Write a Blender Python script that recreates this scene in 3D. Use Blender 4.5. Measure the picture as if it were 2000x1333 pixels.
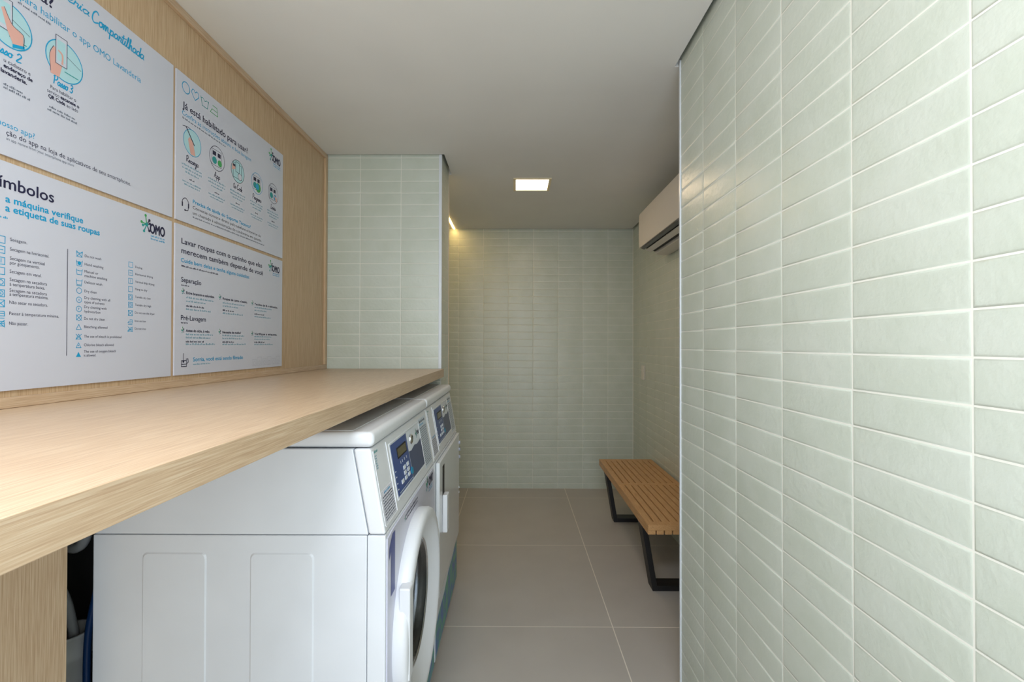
import bpy, bmesh, math, random
from mathutils import Vector, Matrix
for o in list(bpy.data.objects): bpy.data.objects.remove(o)
S = bpy.context.scene
COL = S.collection
R = random.Random(7)
# ------------------------------------------------------------------ camera
FPX = 920.0
cd = bpy.data.cameras.new('camera'); cam = bpy.data.objects.new('camera', cd); COL.objects.link(cam)
cd.sensor_width = 36; cd.lens = FPX * 36 / 2000; cd.clip_start = .02
cam.matrix_world = (Matrix.Translation((0, 0, 1.25)) @ Matrix.Rotation(.0055, 4, 'Z')
                    @ Matrix.Rotation(math.pi / 2 + .0082, 4, 'X') @ Matrix.Rotation(.002, 4, 'Z'))
S.camera = cam
# ------------------------------------------------------------------ world, daylight, exposure
w = bpy.data.worlds.new('world'); S.world = w; w.use_nodes = True
w.node_tree.nodes['Background'].inputs[0].default_value = (.75, .87, 1, 1)
w.node_tree.nodes['Background'].inputs[1].default_value = .5
def area(name, loc, rot, sx, sy, power, color, spread=math.pi):
    l = bpy.data.lights.new(name, 'AREA'); l.shape = 'RECTANGLE'; l.size = sx; l.size_y = sy
    l.energy = power; l.color = color; l.spread = spread
    o = bpy.data.objects.new(name, l); COL.objects.link(o); o.location = loc; o.rotation_euler = rot
    return o
# daylight entering through the glazed front behind the viewer and the opening on its left
area('daylight_front', (.14, -.76, 1.08), (math.pi / 2, 0, 0), .84, 2.0, 12, (.82, .91, 1))
area('daylight_side', (-1.0, -.42, 1.66), (math.pi / 2, 0, -math.pi / 2), .5, 1.0, 8.5, (.84, .92, 1))
area('added_panel_beam', (-.22, -.25, 2.245), (0, 0, 0), .56, .56, 14, (.92, .96, 1))  # beam of the added panel light, out of view, for more light from above
S.view_settings.view_transform = 'Standard'; S.view_settings.look = 'None'
S.view_settings.gamma = 1; S.view_settings.use_curve_mapping = False
S.view_settings.exposure = 0.66

# ------------------------------------------------------------------ materials
def lin(c):
    r = []
    for v in c:
        v /= 255
        r.append(v / 12.92 if v <= .04045 else ((v + .055) / 1.055) ** 2.4)
    return (*r, 1)
def mat(name, col, rough=.5, metal=0, spec=.5, coat=0, emit=None, es=0, trans=0):
    m = bpy.data.materials.new(name); m.use_nodes = True
    b = m.node_tree.nodes['Principled BSDF']
    b.inputs['Base Color'].default_value = lin(col); b.inputs['Roughness'].default_value = rough
    b.inputs['Metallic'].default_value = metal; b.inputs['Specular IOR Level'].default_value = spec
    b.inputs['Coat Weight'].default_value = coat; b.inputs['Transmission Weight'].default_value = trans
    if emit: b.inputs['Emission Color'].default_value = lin(emit); b.inputs['Emission Strength'].default_value = es
    return m
def nodes(m): return m.node_tree.nodes, m.node_tree.links, m.node_tree.nodes['Principled BSDF']
def noisy(m, c1, c2, scale=(5, 5, 5), detail=4, lo=.35, hi=.65, bump=0, bscale=None, bdist=.001, rough_amp=0):
    n, l, b = nodes(m)
    tc = n.new('ShaderNodeTexCoord'); mp = n.new('ShaderNodeMapping'); mp.inputs['Scale'].default_value = scale
    l.new(tc.outputs['Object'], mp.inputs[0])
    t = n.new('ShaderNodeTexNoise'); t.inputs['Scale'].default_value = 1; t.inputs['Detail'].default_value = detail
    l.new(mp.outputs[0], t.inputs['Vector'])
    cr = n.new('ShaderNodeValToRGB'); cr.color_ramp.elements[0].position = lo; cr.color_ramp.elements[1].position = hi
    cr.color_ramp.elements[0].color = lin(c1); cr.color_ramp.elements[1].color = lin(c2)
    l.new(t.outputs['Fac'], cr.inputs[0]); l.new(cr.outputs[0], b.inputs['Base Color'])
    if bump:
        mp2 = n.new('ShaderNodeMapping'); mp2.inputs['Scale'].default_value = bscale or scale
        l.new(tc.outputs['Object'], mp2.inputs[0])
        t2 = n.new('ShaderNodeTexNoise'); t2.inputs['Scale'].default_value = 1; t2.inputs['Detail'].default_value = 3
        l.new(mp2.outputs[0], t2.inputs['Vector'])
        bp = n.new('ShaderNodeBump'); bp.inputs['Strength'].default_value = bump; bp.inputs['Distance'].default_value = bdist
        l.new(t2.outputs['Fac'], bp.inputs['Height']); l.new(bp.outputs[0], b.inputs['Normal'])
    return m
def wood(name, axis, dark, mid, light, rough=.45):
    m = mat(name, mid, rough, spec=.4); n, l, b = nodes(m)
    tc = n.new('ShaderNodeTexCoord')
    def ns(fine, long_, det, dist=0):
        sc = [fine] * 3; sc[axis] = long_
        mp = n.new('ShaderNodeMapping'); mp.inputs['Scale'].default_value = sc; l.new(tc.outputs['Object'], mp.inputs[0])
        t = n.new('ShaderNodeTexNoise'); t.inputs['Scale'].default_value = 1; t.inputs['Detail'].default_value = det
        t.inputs['Distortion'].default_value = dist
        l.new(mp.outputs[0], t.inputs['Vector']); return t
    a = ns(620, 13, 2); c = ns(120, 1.6, 3, .2)
    mx = n.new('ShaderNodeMix'); mx.data_type = 'FLOAT'; mx.inputs[0].default_value = .14
    l.new(a.outputs['Fac'], mx.inputs[2]); l.new(c.outputs['Fac'], mx.inputs[3])
    cr = n.new('ShaderNodeValToRGB'); e = cr.color_ramp.elements
    e[0].position = .34; e[0].color = lin(dark); e[1].position = .66; e[1].color = lin(light)
    k = e.new(.5); k.color = lin(mid)
    l.new(mx.outputs[0], cr.inputs[0]); l.new(cr.outputs[0], b.inputs['Base Color'])
    bp = n.new('ShaderNodeBump'); bp.inputs['Strength'].default_value = .25; bp.inputs['Distance'].default_value = .0004
    l.new(a.outputs['Fac'], bp.inputs['Height']); l.new(bp.outputs[0], b.inputs['Normal'])
    return m
OAK = ((184, 153, 119), (199, 170, 136), (211, 187, 155))
M = {}
M['oak_v'] = wood('oak_upright_grain', 2, *OAK)
M['oak_y'] = wood('oak_long_grain', 1, (186, 156, 127), (200, 172, 142), (211, 187, 159), rough=.36)
M['teak'] = wood('bench_wood', 1, (178, 132, 84), (197, 151, 102), (211, 168, 120), rough=.45)
M['tile'] = noisy(mat('sage_glazed_tile', (198, 204, 192), .3, spec=.5), (195, 202, 189), (201, 207, 196), (9, 9, 9), 3,
                  bump=.7, bscale=(75, 75, 75), bdist=.0011)
M['grout'] = mat('pale_grout', (226, 226, 216), .8)
M['ceil'] = noisy(mat('ceiling_paint', (228, 227, 223), .8, spec=.2), (227, 226, 222), (230, 229, 225), (3, 3, 3), 2)
M['alu'] = mat('white_anodised_trim', (215, 220, 226), .3, spec=.5)
M['beige'] = mat('beige_trim', (214, 196, 176), .4)
M['board'] = mat('white_sign_board', (206, 209, 222), .42)
M['navy'] = mat('navy_ink', (28, 30, 66), .5); M['cyan'] = mat('cyan_ink', (0, 158, 208), .5)
M['black'] = mat('black_ink', (30, 30, 36), .5); M['grey_ink'] = mat('grey_ink', (100, 108, 125), .5)
M['pale_ink'] = mat('pale_blue_ink', (120, 170, 190), .5); M['teal'] = mat('teal_ink', (30, 150, 150), .5)
M['green'] = mat('green_ink', (60, 165, 90), .5); M['lime'] = mat('light_green_ink', (120, 185, 60), .5)
M['skin'] = mat('pink_ink', (224, 172, 160), .5); M['aqua'] = mat('pale_aqua_ink', (176, 216, 224), .5)
M['faint'] = mat('faint_ink', (170, 176, 190), .5); M['white_ink'] = mat('white_ink', (235, 238, 242), .5)
M['enamel'] = noisy(mat('white_enamel', (226, 230, 236), .28, spec=.5), (225, 229, 235), (229, 233, 239), (6, 6, 6), 2)
M['enamel2'] = mat('white_moulded_plastic', (228, 230, 234), .33)
M['gloss'] = mat('glossy_white_enamel', (222, 225, 228), .14, spec=.6)
M['dark'] = mat('dark_rubber', (26, 27, 30), .6); M['chrome'] = mat('chrome', (215, 218, 222), .12, 1)
M['steel'] = mat('drum_steel', (140, 142, 148), .3, 1)
M['glass'] = mat('door_glass', (235, 240, 245), .03, trans=1)
M['panel_blue'] = mat('blue_overlay', (48, 76, 140), .35); M['panel_slate'] = mat('slate_overlay', (62, 74, 108), .35)
M['lcd'] = mat('lcd_screen', (84, 74, 40), .2); M['key'] = mat('key_white', (222, 228, 236), .4)
M['keyc'] = mat('key_cyan', (10, 150, 190), .4); M['sticker'] = mat('sticker', (222, 222, 232), .4)
M['sticker_b'] = mat('blue_sticker', (212, 222, 232), .4)
M['sticker_lilac'] = mat('lilac_front_film', (204, 204, 220), .3)
M['digit'] = mat('blue_digit', (62, 72, 140), .4)
M['wave'] = noisy(mat('blue_green_print', (50, 100, 150), .35), (66, 112, 182), (88, 172, 140), (22, 14, 26), 3, .38, .62)
M['iron'] = mat('black_powder_coated_steel', (22, 22, 25), .5)
M['ac'] = mat('ac_plastic', (218, 212, 204), .4); M['acg'] = mat('ac_grey', (96, 96, 96), .4)
M['plate'] = mat('switch_plastic', (225, 220, 210), .4)
M['lamp'] = mat('lamp_diffuser', (255, 250, 240), .4, emit=(255, 222, 178), es=6)
M['added_lamp_cool'] = mat('added_panel_diffuser', (245, 248, 252), .4, emit=(236, 244, 255), es=3)
M['lamp_rim'] = mat('lamp_rim', (240, 225, 190), .5)
M['led'] = mat('led_strip', (255, 230, 170), .4, emit=(255, 212, 130), es=22)
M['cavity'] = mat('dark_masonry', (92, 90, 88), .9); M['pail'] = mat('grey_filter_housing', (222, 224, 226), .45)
M['pipe'] = mat('white_pipe', (232, 234, 238), .4); M['hose_b'] = mat('blue_hose', (18, 52, 96), .4)
M['hose_g'] = mat('grey_hose', (190, 194, 200), .5)
# porcelain floor
m = M['floor'] = noisy(mat('greige_porcelain', (180, 174, 168), .42, spec=.4), (178, 172, 166), (183, 177, 171), (4, 4, 4), 5)
M['floor_grout'] = mat('floor_grout', (228, 220, 210), .8)

# ------------------------------------------------------------------ mesh helpers
class MB:
    def __init__(s): s.v = []; s.f = []; s.m = []; s.sm = []; s.mats = []
    def mi(s, k):
        if k not in s.mats: s.mats.append(k)
        return s.mats.index(k)
    def add(s, vs, fs, k, smooth=False):
        b = len(s.v); s.v += [tuple(p) for p in vs]; i = s.mi(k)
        for f in fs: s.f.append([b + q for q in f]); s.m.append(i); s.sm.append(smooth)
    def box(s, x0, x1, y0, y1, z0, z1, k):
        s.add([(x0, y0, z0), (x1, y0, z0), (x1, y1, z0), (x0, y1, z0), (x0, y0, z1), (x1, y0, z1), (x1, y1, z1), (x0, y1, z1)],
              [(0, 3, 2, 1), (4, 5, 6, 7), (0, 1, 5, 4), (1, 2, 6, 5), (2, 3, 7, 6), (3, 0, 4, 7)], k)
    def prism(s, prof, y0, y1, k, smooth=False):          # profile in x,z extruded along y
        n = len(prof); a = sum(prof[i][0] * prof[(i + 1) % n][1] - prof[(i + 1) % n][0] * prof[i][1] for i in range(n))
        if a < 0: prof = prof[::-1]
        vs = [(x, y0, z) for x, z in prof] + [(x, y1, z) for x, z in prof]
        fs = [tuple(range(n)), tuple(range(2 * n - 1, n - 1, -1))] + [((i + 1) % n, i, i + n, (i + 1) % n + n) for i in range(n)]
        s.add(vs, fs, k, smooth)
    def slab(s, poly, x0, x1, k):                          # polygon in y,z with thickness along x
        n = len(poly); a = sum(poly[i][0] * poly[(i + 1) % n][1] - poly[(i + 1) % n][0] * poly[i][1] for i in range(n))
        if a < 0: poly = poly[::-1]
        vs = [(x0, y, z) for y, z in poly] + [(x1, y, z) for y, z in poly]
        fs = [tuple(range(n - 1, -1, -1)), tuple(range(n, 2 * n))] + [(i, (i + 1) % n, (i + 1) % n + n, i + n) for i in range(n)]
        s.add(vs, fs, k)
    def lathe(s, prof, c, k, n=72, smooth=True):           # profile (r,x) about the +x axis through c
        vs = []; fs = []
        for r, x in prof:
            for i in range(n):
                a = 2 * math.pi * i / n; vs.append((c[0] + x, c[1] + r * math.cos(a), c[2] + r * math.sin(a)))
        for j in range(len(prof) - 1):
            for i in range(n):
                q = (i + 1) % n; fs.append((j * n + i, j * n + q, (j + 1) * n + q, (j + 1) * n + i))
        s.add(vs, fs, k, smooth)
    def lathez(s, prof, c, k, n=40, smooth=True):
        vs = []; fs = []
        for r, z in prof:
            for i in range(n):
                a = 2 * math.pi * i / n; vs.append((c[0] + r * math.cos(a), c[1] + r * math.sin(a), c[2] + z))
        for j in range(len(prof) - 1):
            for i in range(n):
                q = (i + 1) % n; fs.append((j * n + i, j * n + q, (j + 1) * n + q, (j + 1) * n + i))
        s.add(vs, fs, k, smooth)
    def tube(s, pts, r, k, n=12, sub=8):
        P = smooth_pts([Vector(p) for p in pts], sub); vs = []; fs = []; up = Vector((.1, .2, 1)).normalized()
        for i, p in enumerate(P):
            d = (P[min(i + 1, len(P) - 1)] - P[max(i - 1, 0)]).normalized()
            a = d.cross(up); a = a.normalized() if a.length > .01 else Vector((1, 0, 0)); b = d.cross(a)
            for q in range(n):
                t = 2 * math.pi * q / n; vs.append(p + a * (r * math.cos(t)) + b * (r * math.sin(t)))
        for i in range(len(P) - 1):
            for q in range(n):
                z = (q + 1) % n; fs.append((i * n + q, i * n + z, (i + 1) * n + z, (i + 1) * n + q))
        fs.append(tuple(range(n))); fs.append(tuple(range(len(vs) - 1, len(vs) - n - 1, -1)))
        s.add(vs, fs, k, True)
    def build(s, name, parent=None, bevel=0, seg=2, loc=None):
        me = bpy.data.meshes.new(name); me.from_pydata(s.v, [], s.f)
        for k in s.mats: me.materials.append(M[k])
        me.polygons.foreach_set('material_index', s.m); me.polygons.foreach_set('use_smooth', s.sm); me.update()
        o = bpy.data.objects.new(name, me); COL.objects.link(o)
        if loc: o.location = loc
        if parent: o.parent = parent
        if bevel:
            b = o.modifiers.new('bevel', 'BEVEL'); b.width = bevel; b.segments = seg; b.limit_method = 'ANGLE'
            b.angle_limit = math.radians(35); b.harden_normals = False
            me.polygons.foreach_set('use_smooth', [True] * len(me.polygons))
            wn = o.modifiers.new('wn', 'WEIGHTED_NORMAL'); wn.keep_sharp = False
        return o
def smooth_pts(P, sub=8):
    if len(P) < 3: return list(P)
    out = []
    for i in range(len(P) - 1):
        p0 = P[max(i - 1, 0)]; p1 = P[i]; p2 = P[i + 1]; p3 = P[min(i + 2, len(P) - 1)]
        for k in range(sub):
            t = k / sub
            out.append(.5 * ((2 * p1) + (p2 - p0) * t + (2 * p0 - 5 * p1 + 4 * p2 - p3) * t * t + (3 * p1 - p0 - 3 * p2 + p3) * t ** 3))
    out.append(P[-1]); return out
def tag(o, label, cat, group=None):
    o['label'] = label; o['category'] = cat
    if group: o['group'] = group
    return o
def struct(o): o['kind'] = 'structure'; return o
def empty(name, loc):
    o = bpy.data.objects.new(name, None); COL.objects.link(o); o.location = loc; o.empty_display_size = .1; return o

# ------------------------------------------------------------------ room dimensions (metres)
ZC = 2.26; XL = -1.009; XR = .592; XR2 = 1.031; YE = 1.69; YB = 4.107; YP0 = 2.501; YP1 = 2.774; XP = -.389
Y0 = -.8; TU = .2172; TV = .0627
def cells(a, b, phase, pitch):
    k = math.floor((a - phase) / pitch); out = []
    while phase + k * pitch < b - 1e-6:
        p, q = max(a, phase + k * pitch), min(b, phase + (k + 1) * pitch)
        if q - p > .006: out.append((p, q))
        k += 1
    return out
def tiles(mb, O, U, V, N, ul, vl, up, vp, u0=0, v0=0):
    """pillowed glazed tiles on the plane O + u*U + v*V, standing proud along N"""
    O, U, V, N = map(Vector, (O, U, V, N)); flip = U.cross(V).dot(N) < 0
    vs = []; fs = []
    for (a, b) in cells(u0, ul, up, TU):
        for (c, d) in cells(v0, vl, vp, TV):
            base = len(vs); j = [R.uniform(-.00025, .00025) for _ in range(4)]
            for ins, h in ((.0015, 0), (.0022, .0004), (.0050, .0007), (.010, .0009)):
                for q, (u, v) in enumerate(((a + ins, c + ins), (b - ins, c + ins), (b - ins, d - ins), (a + ins, d - ins))):
                    vs.append(O + U * u + V * v + N * (h + (j[q] if h else 0)))
            for k in range(3):
                for q in range(4):
                    z = (q + 1) % 4; f = (base + k * 4 + q, base + k * 4 + z, base + k * 4 + 4 + z, base + k * 4 + 4 + q)
                    fs.append(f[::-1] if flip else f)
            f = (base + 12, base + 13, base + 14, base + 15); fs.append(f[::-1] if flip else f)
    mb.add(vs, fs, 'tile', True)

# ------------------------------------------------------------------ floor
f = MB(); f.box(-1.5, 1.3, Y0 - .3, YB + .15, -.08, -.0003, 'floor_grout')
fx = [-1.5, -1.245, -.404, .437, 1.278, 1.3]; fy = [Y0 - .3, -.4515, .3985, 1.2485, 2.0985, 2.9485, 3.86, YB + .15]
for a, b in zip(fx, fx[1:]):
    for c, d in zip(fy, fy[1:]):
        g = .0022; f.box(a + g, b - g, c + g, d - g, -.01, 0, 'floor')
struct(f.build('floor'))
# ------------------------------------------------------------------ ceiling (plasterboard with a shadow gap round it)
c = MB(); g = .014
out = [(XL, Y0), (XR - g, Y0), (XR - g, YE + g), (XR2 - g, YE + g), (XR2 - g, YB - g), (XL, YB - g), (XL, YP1 + g),
       (XP + g, YP1 + g), (XP + g, YP0 - g), (XL, YP0 - g)]
n = len(out); vs = [(x, y, ZC) for x, y in out] + [(x, y, ZC + .0585) for x, y in out]
c.add(vs, [tuple(range(n - 1, -1, -1)), tuple(range(n, 2 * n))] + [(i, (i + 1) % n, (i + 1) % n + n, i + n) for i in range(n)], 'ceil')
c.box(-1.5, 1.3, Y0 - .3, YB + .15, ZC + .0595, ZC + .12, 'ceil')
struct(c.build('ceiling'))
# ------------------------------------------------------------------ tiled walls
ZT = ZC + .06
wb = MB(); wb.box(-1.35, 1.25, YB + .002, YB + .12, 0, ZT, 'grout')
tiles(wb, (0, YB + .002, 0), (1, 0, 0), (0, 0, 1), (0, -1, 0), XR2, ZT, .8125, .0445, u0=XL); struct(wb.build('wall_back'))
wr = MB(); wr.box(XR + .002, XR2 + .002, Y0, YE - .002, 0, ZT, 'grout')
tiles(wr, (XR + .002, 0, 0), (0, 1, 0), (0, 0, 1), (-1, 0, 0), YE - .004, ZT, .6144, .0435, u0=Y0)
tiles(wr, (0, YE - .002, 0), (1, 0, 0), (0, 0, 1), (0, 1, 0), XR2, ZT, .6, .0435, u0=XR + .006); struct(wr.build('wall_right_near'))
w2 = MB(); w2.box(XR2 + .002, XR2 + .14, YE - .1, YB + .12, 0, ZT, 'grout')
tiles(w2, (XR2 + .002, 0, 0), (0, 1, 0), (0, 0, 1), (-1, 0, 0), YB, ZT, 3.248, .0445, u0=YE); struct(w2.build('wall_right_far'))
wp = MB(); wp.box(-1.35, XP - .002, YP0 + .002, YP1 - .002, 0, ZT, 'grout')
tiles(wp, (0, YP0 + .002, 0), (1, 0, 0), (0, 0, 1), (0, -1, 0), XP - .004, ZT, -.6068, .0525, u0=XL)
tiles(wp, (XP - .002, 0, 0), (0, 1, 0), (0, 0, 1), (1, 0, 0), YP1 - .004, ZT, YP0 - .08, .0525, u0=YP0 + .004)
struct(wp.build('wall_left_pillar'))
wl = MB(); wl.box(-1.35, XL - .002, YP1 - .002, YB + .12, 0, ZT, 'grout')
tiles(wl, (XL - .002, 0, 0), (0, 1, 0), (0, 0, 1), (1, 0, 0), YB, ZT, YP1, .0445, u0=YP1); struct(wl.build('wall_left_far'))
# oak panelled left wall above the worktop, and below it up to the machine bay
wo = MB(); YW = -.1
for a, b in ((YW, .62), (.621, 1.506), (1.5072, YP0)):
    wo.box(XL - .12, XL, a, b, 1.06, ZT, 'oak_v')
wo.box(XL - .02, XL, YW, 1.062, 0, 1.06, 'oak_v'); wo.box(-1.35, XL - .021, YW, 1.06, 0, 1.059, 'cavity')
struct(wo.build('wall_left'))
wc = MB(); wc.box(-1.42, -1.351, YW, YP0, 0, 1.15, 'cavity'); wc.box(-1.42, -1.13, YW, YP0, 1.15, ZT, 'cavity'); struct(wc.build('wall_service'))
# wall behind the viewer with its glazed opening, and the piers of the side opening
wf = MB(); wf.box(-1.35, -.33, Y0 - .1, Y0, 0, ZT, 'ceil'); wf.box(.53, 1.2, Y0 - .1, Y0, 0, ZT, 'ceil'); wf.box(-.33, .53, Y0 - .1, Y0, 2.22, ZT, 'ceil'); 0
wf.box(-1.35, XL, Y0, -.70, 0, ZT, 'ceil'); wf.box(-1.35, XL, -.13, YW, 0, ZT, 'ceil'); wf.box(-1.35, XL, -.70, -.13, 2.22, ZT, 'ceil'); wf.box(-1.35, XL, -.70, -.13, 0, 1.14, 'ceil')
struct(wf.build('wall_front'))
tn = [0]
def trim(b, k):
    tn[0] += 1; mb = MB(); mb.box(*b, k); struct(mb.build('trim_%d' % tn[0], bevel=.0012))
def frame(nm, axis, p, a, b, z0=0):
    mb = MB()
    for (u0, u1, v0, v1) in ((a, a + .04, z0, 2.22), (b - .04, b, z0, 2.22), (a + .04, b - .04, 2.18, 2.22), (a + .04, b - .04, z0, z0 + .03)):
        if axis == 'x': mb.box(p - .04, p, u0, u1, v0, v1, 'alu')
        else: mb.box(u0, u1, p - .04, p, v0, v1, 'alu')
    struct(mb.build(nm))
frame('door_1', 'y', Y0 - .02, -.33, .53); frame('window_1', 'x', XL - .1, -.70, -.13, 1.14)
trim((XR - .0025, XR + .006, YE - .009, YE + .002, 0, ZC + .012), 'alu')
trim((XP - .0155, XP + .0005, YP0 - .0025, YP0 + .008, 1.123, ZC + .012), 'alu')
trim((XP - .006, XP + .001, YP1 - .008, YP1 + .001, 0, ZC + .012), 'beige')
trim((XL, XL + .012, YW, YP0 - .001, 1.1225, 1.144), 'oak_y')
trim((XL, XL + .012, YW, YP0 - .001, ZC - .024, ZC - .0005), 'oak_y')
trim((XL, XL + .012, YP0 - .026, YP0 - .0015, 1.1445, ZC - .0245), 'oak_v')

# ------------------------------------------------------------------ worktop
t = MB(); t.box(XL + .0005, -.375, -.76, YP0 - .001, 1.080, 1.1222, 'oak_y')
tag(t.build('worktop', bevel=.001), 'long light oak worktop over the two laundry machines', 'worktop')

# ------------------------------------------------------------------ lettering
_tc = {}
def text_geo(s):
    if s in _tc: return _tc[s]
    cu = bpy.data.curves.new('t', 'FONT'); cu.body = s; cu.size = 1; cu.resolution_u = 3
    o = bpy.data.objects.new('t', cu); COL.objects.link(o)
    dg = bpy.context.evaluated_depsgraph_get(); me = bpy.data.meshes.new_from_object(o.evaluated_get(dg))
    v = [(p.co.x, p.co.y) for p in me.vertices]; f = [tuple(p.vertices) for p in me.polygons]
    bpy.data.objects.remove(o); bpy.data.curves.remove(cu); bpy.data.meshes.remove(me)
    _tc[s] = (v, f); return _tc[s]
CAP = .70
class Ink:
    """flat print on a plane: u to the right, v up; P maps (u,v) to 3D"""
    def __init__(s, P): s.P = P; s.mb = MB(); s.k = 0
    def poly(s, pts, k, lift=0):
        vs = [s.P(u, v, lift) for u, v in pts]; s.mb.add(vs, [tuple(range(len(pts)))], k)
    def text(s, st, u0, u1, v, h, k, bold=0, shear=0):
        vs, fs = text_geo(st)
        if not vs: return
        a = min(p[0] for p in vs); b = max(p[0] for p in vs); sc = h / CAP; sx = (u1 - u0) / (b - a)
        offs = [(0, 0)] if not bold else [(-bold, 0), (bold, 0), (0, bold), (0, -bold)]
        for n, (dx, dy) in enumerate(offs):
            s.mb.add([s.P(u0 + (p[0] - a) * sx + p[1] * sc * shear + dx, v + p[1] * sc + dy, n * 4e-5) for p in vs], fs, k)
    def line(s, pts, w, k, closed=False, sub=6, lift=0, curve=True):
        P = [Vector((a, b, 0)) for a, b in pts]
        if closed: P.append(P[0])
        if curve and len(P) > 2: P = smooth_pts(P, sub)
        for a, b in zip(P, P[1:]):
            d = b - a
            if d.length < 1e-7: continue
            d.normalize(); nn = Vector((-d.y, d.x, 0)) * (w / 2); e = d * (w * .3)
            q = [a - e - nn, b + e - nn, b + e + nn, a - e + nn]
            s.poly([(p.x, p.y) for p in q], k, lift + (s.k % 7) * 6e-6); s.k += 1
    def disc(s, u, v, r, k, lift=0, n=32, ry=None):
        s.poly([(u + r * math.cos(2 * math.pi * i / n), v + (ry or r) * math.sin(2 * math.pi * i / n)) for i in range(n)], k, lift)
    def ring(s, u, v, r, w, k, lift=0, n=36):
        s.line([(u + r * math.cos(2 * math.pi * i / n), v + r * math.sin(2 * math.pi * i / n)) for i in range(n)], w, k, True, 1, lift)
    def rect(s, u0, u1, v0, v1, k, lift=0): s.poly([(u0, v0), (u1, v0), (u1, v1), (u0, v1)], k, lift)
    def rectl(s, u0, u1, v0, v1, w, k, lift=0): s.line([(u0, v0), (u1, v0), (u1, v1), (u0, v1)], w, k, True, curve=False, lift=lift)
    def fine(s, u0, u1, v, h, k):                       # print too small to read: word shapes only
        u = u0
        while u < u1 - .002:
            e = min(u1, u + R.uniform(.006, .016)); x = u
            while x < e: 
                ww = h * .42; s.rect(x, min(e, x + ww), v, v + h * R.choice((.62, .62, .95)), k); x += ww * R.uniform(1.35, 1.6)
            u = e + h * .55
    def build(s, name, parent): return s.mb.build(name, parent)
# handwriting: strokes per letter on a 1-high x-height grid, (advance, strokes)
H = {
 'a': (1.0, [[(.85, .85), (.45, 1.0), (.1, .55), (.35, .02), (.75, .35), (.88, .95), (.8, .3), (1.0, .05)]]),
 'c': (.85, [[(.8, .8), (.45, 1.0), (.1, .5), (.4, 0), (.9, .2)]]),
 'd': (1.0, [[(.85, .85), (.45, 1.0), (.1, .5), (.35, .02), (.75, .35), (.98, 2.1), (.85, .3), (1.05, .05)]]),
 'e': (.85, [[(.1, .4), (.55, .6), (.65, .95), (.3, .95), (.12, .4), (.4, 0), (.9, .2)]]),
 'g': (1.0, [[(.85, .85), (.45, 1.0), (.1, .5), (.35, .05), (.85, .5), (.9, 1.0), (.75, -.9), (.3, -.9), (.95, .05)]]),
 'h': (1.05, [[(.1, .1), (.5, 1.9), (.35, 2.1), (.2, 0), (.45, .8), (.75, 1.0), (.78, .2), (1.05, .05)]]),
 'i': (.5, [[(.1, .2), (.28, 1.0), (.22, .2), (.5, .05)], [(.38, 1.45), (.42, 1.55)]]),
 'l': (.55, [[(.05, .1), (.5, 1.8), (.35, 2.1), (.2, .3), (.55, .05)]]),
 'm': (1.45, [[(.1, 1.0), (.12, 0), (.3, .8), (.55, 1.0), (.58, 0), (.75, .8), (1.0, 1.0), (1.08, .2), (1.4, .05)]]),
 'n': (1.0, [[(.1, 1.0), (.12, 0), (.35, .8), (.65, 1.0), (.7, .2), (1.0, .05)]]),
 'o': (.95, [[(.6, 1.0), (.2, .8), (.15, .2), (.5, 0), (.8, .4), (.6, .98), (.95, .85)]]),
 'p': (1.0, [[(.15, 1.0), (.1, -1.0)], [(.13, .4), (.35, .9), (.7, .95), (.8, .4), (.5, 0), (.2, .1)], [(.7, .1), (1.0, .05)]]),
 'r': (.75, [[(.1, .1), (.25, 1.1), (.3, .85), (.65, .9), (.6, .2), (.8, .05)]]),
 's': (.75, [[(.1, .1), (.5, 1.05), (.65, .3), (.3, 0), (.1, .1)], [(.6, .15), (.75, .08)]]),
 't': (.6, [[(.4, 1.9), (.25, .2), (.6, .05)], [(.0, 1.35), (.75, 1.4)]]),
 'v': (.85, [[(.1, 1.0), (.35, 0), (.75, 1.0), (.9, .9)]]),
 'C': (1.5, [[(1.3, 2.0), (.9, 2.4), (.3, 1.8), (.15, .6), (.6, 0), (1.4, .4)]]),
 'P': (1.3, [[(.3, 2.2), (.2, 0)], [(.0, 1.9), (.6, 2.4), (1.2, 1.9), (.9, 1.2), (.3, 1.0)]]),
 'R': (1.4, [[(.3, 2.2), (.2, 0)], [(.0, 1.9), (.6, 2.4), (1.1, 1.9), (.8, 1.2), (.3, 1.1), (.9, .5), (1.35, .05)]]),
 'A': (1.4, [[(.1, 0), (.7, 2.3), (1.0, 0), (1.3, .1)], [(.3, .9), (1.1, .95)]]),
 'Q': (1.5, [[(.8, 2.2), (.2, 1.6), (.3, .3), (.9, .2), (1.2, 1.2), (.8, 2.2)], [(.8, .6), (1.4, -.1)]]),
 'D': (1.5, [[(.3, 2.2), (.2, 0), (1.0, .3), (1.3, 1.3), (.8, 2.2), (.1, 2.1)]]),
 'L': (1.3, [[(.7, 2.2), (.4, 2.2), (.3, .2), (.1, .1), (1.2, .05)]]),
 '2': (1.2, [[(.2, 1.6), (.6, 2.1), (1.0, 1.5), (.2, 0), (1.1, .1)]]),
 '3': (1.2, [[(.2, 1.9), (.7, 2.1), (.9, 1.5), (.4, 1.1), (.95, .7), (.6, 0), (.1, .2)]]), ' ': (.6, [])}
def script(ink, st, u0, u1, v, h, k, w):
    tot = sum(H[c][0] for c in st); sx = (u1 - u0) / tot; u = u0; sy = h / 2.3
    for ch in st:
        adv, strokes = H[ch]
        for q in strokes: ink.line([(u + (a + b * .12) * sx, v + b * sy) for a, b in q], w, k, sub=5)
        u += adv * sx
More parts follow.
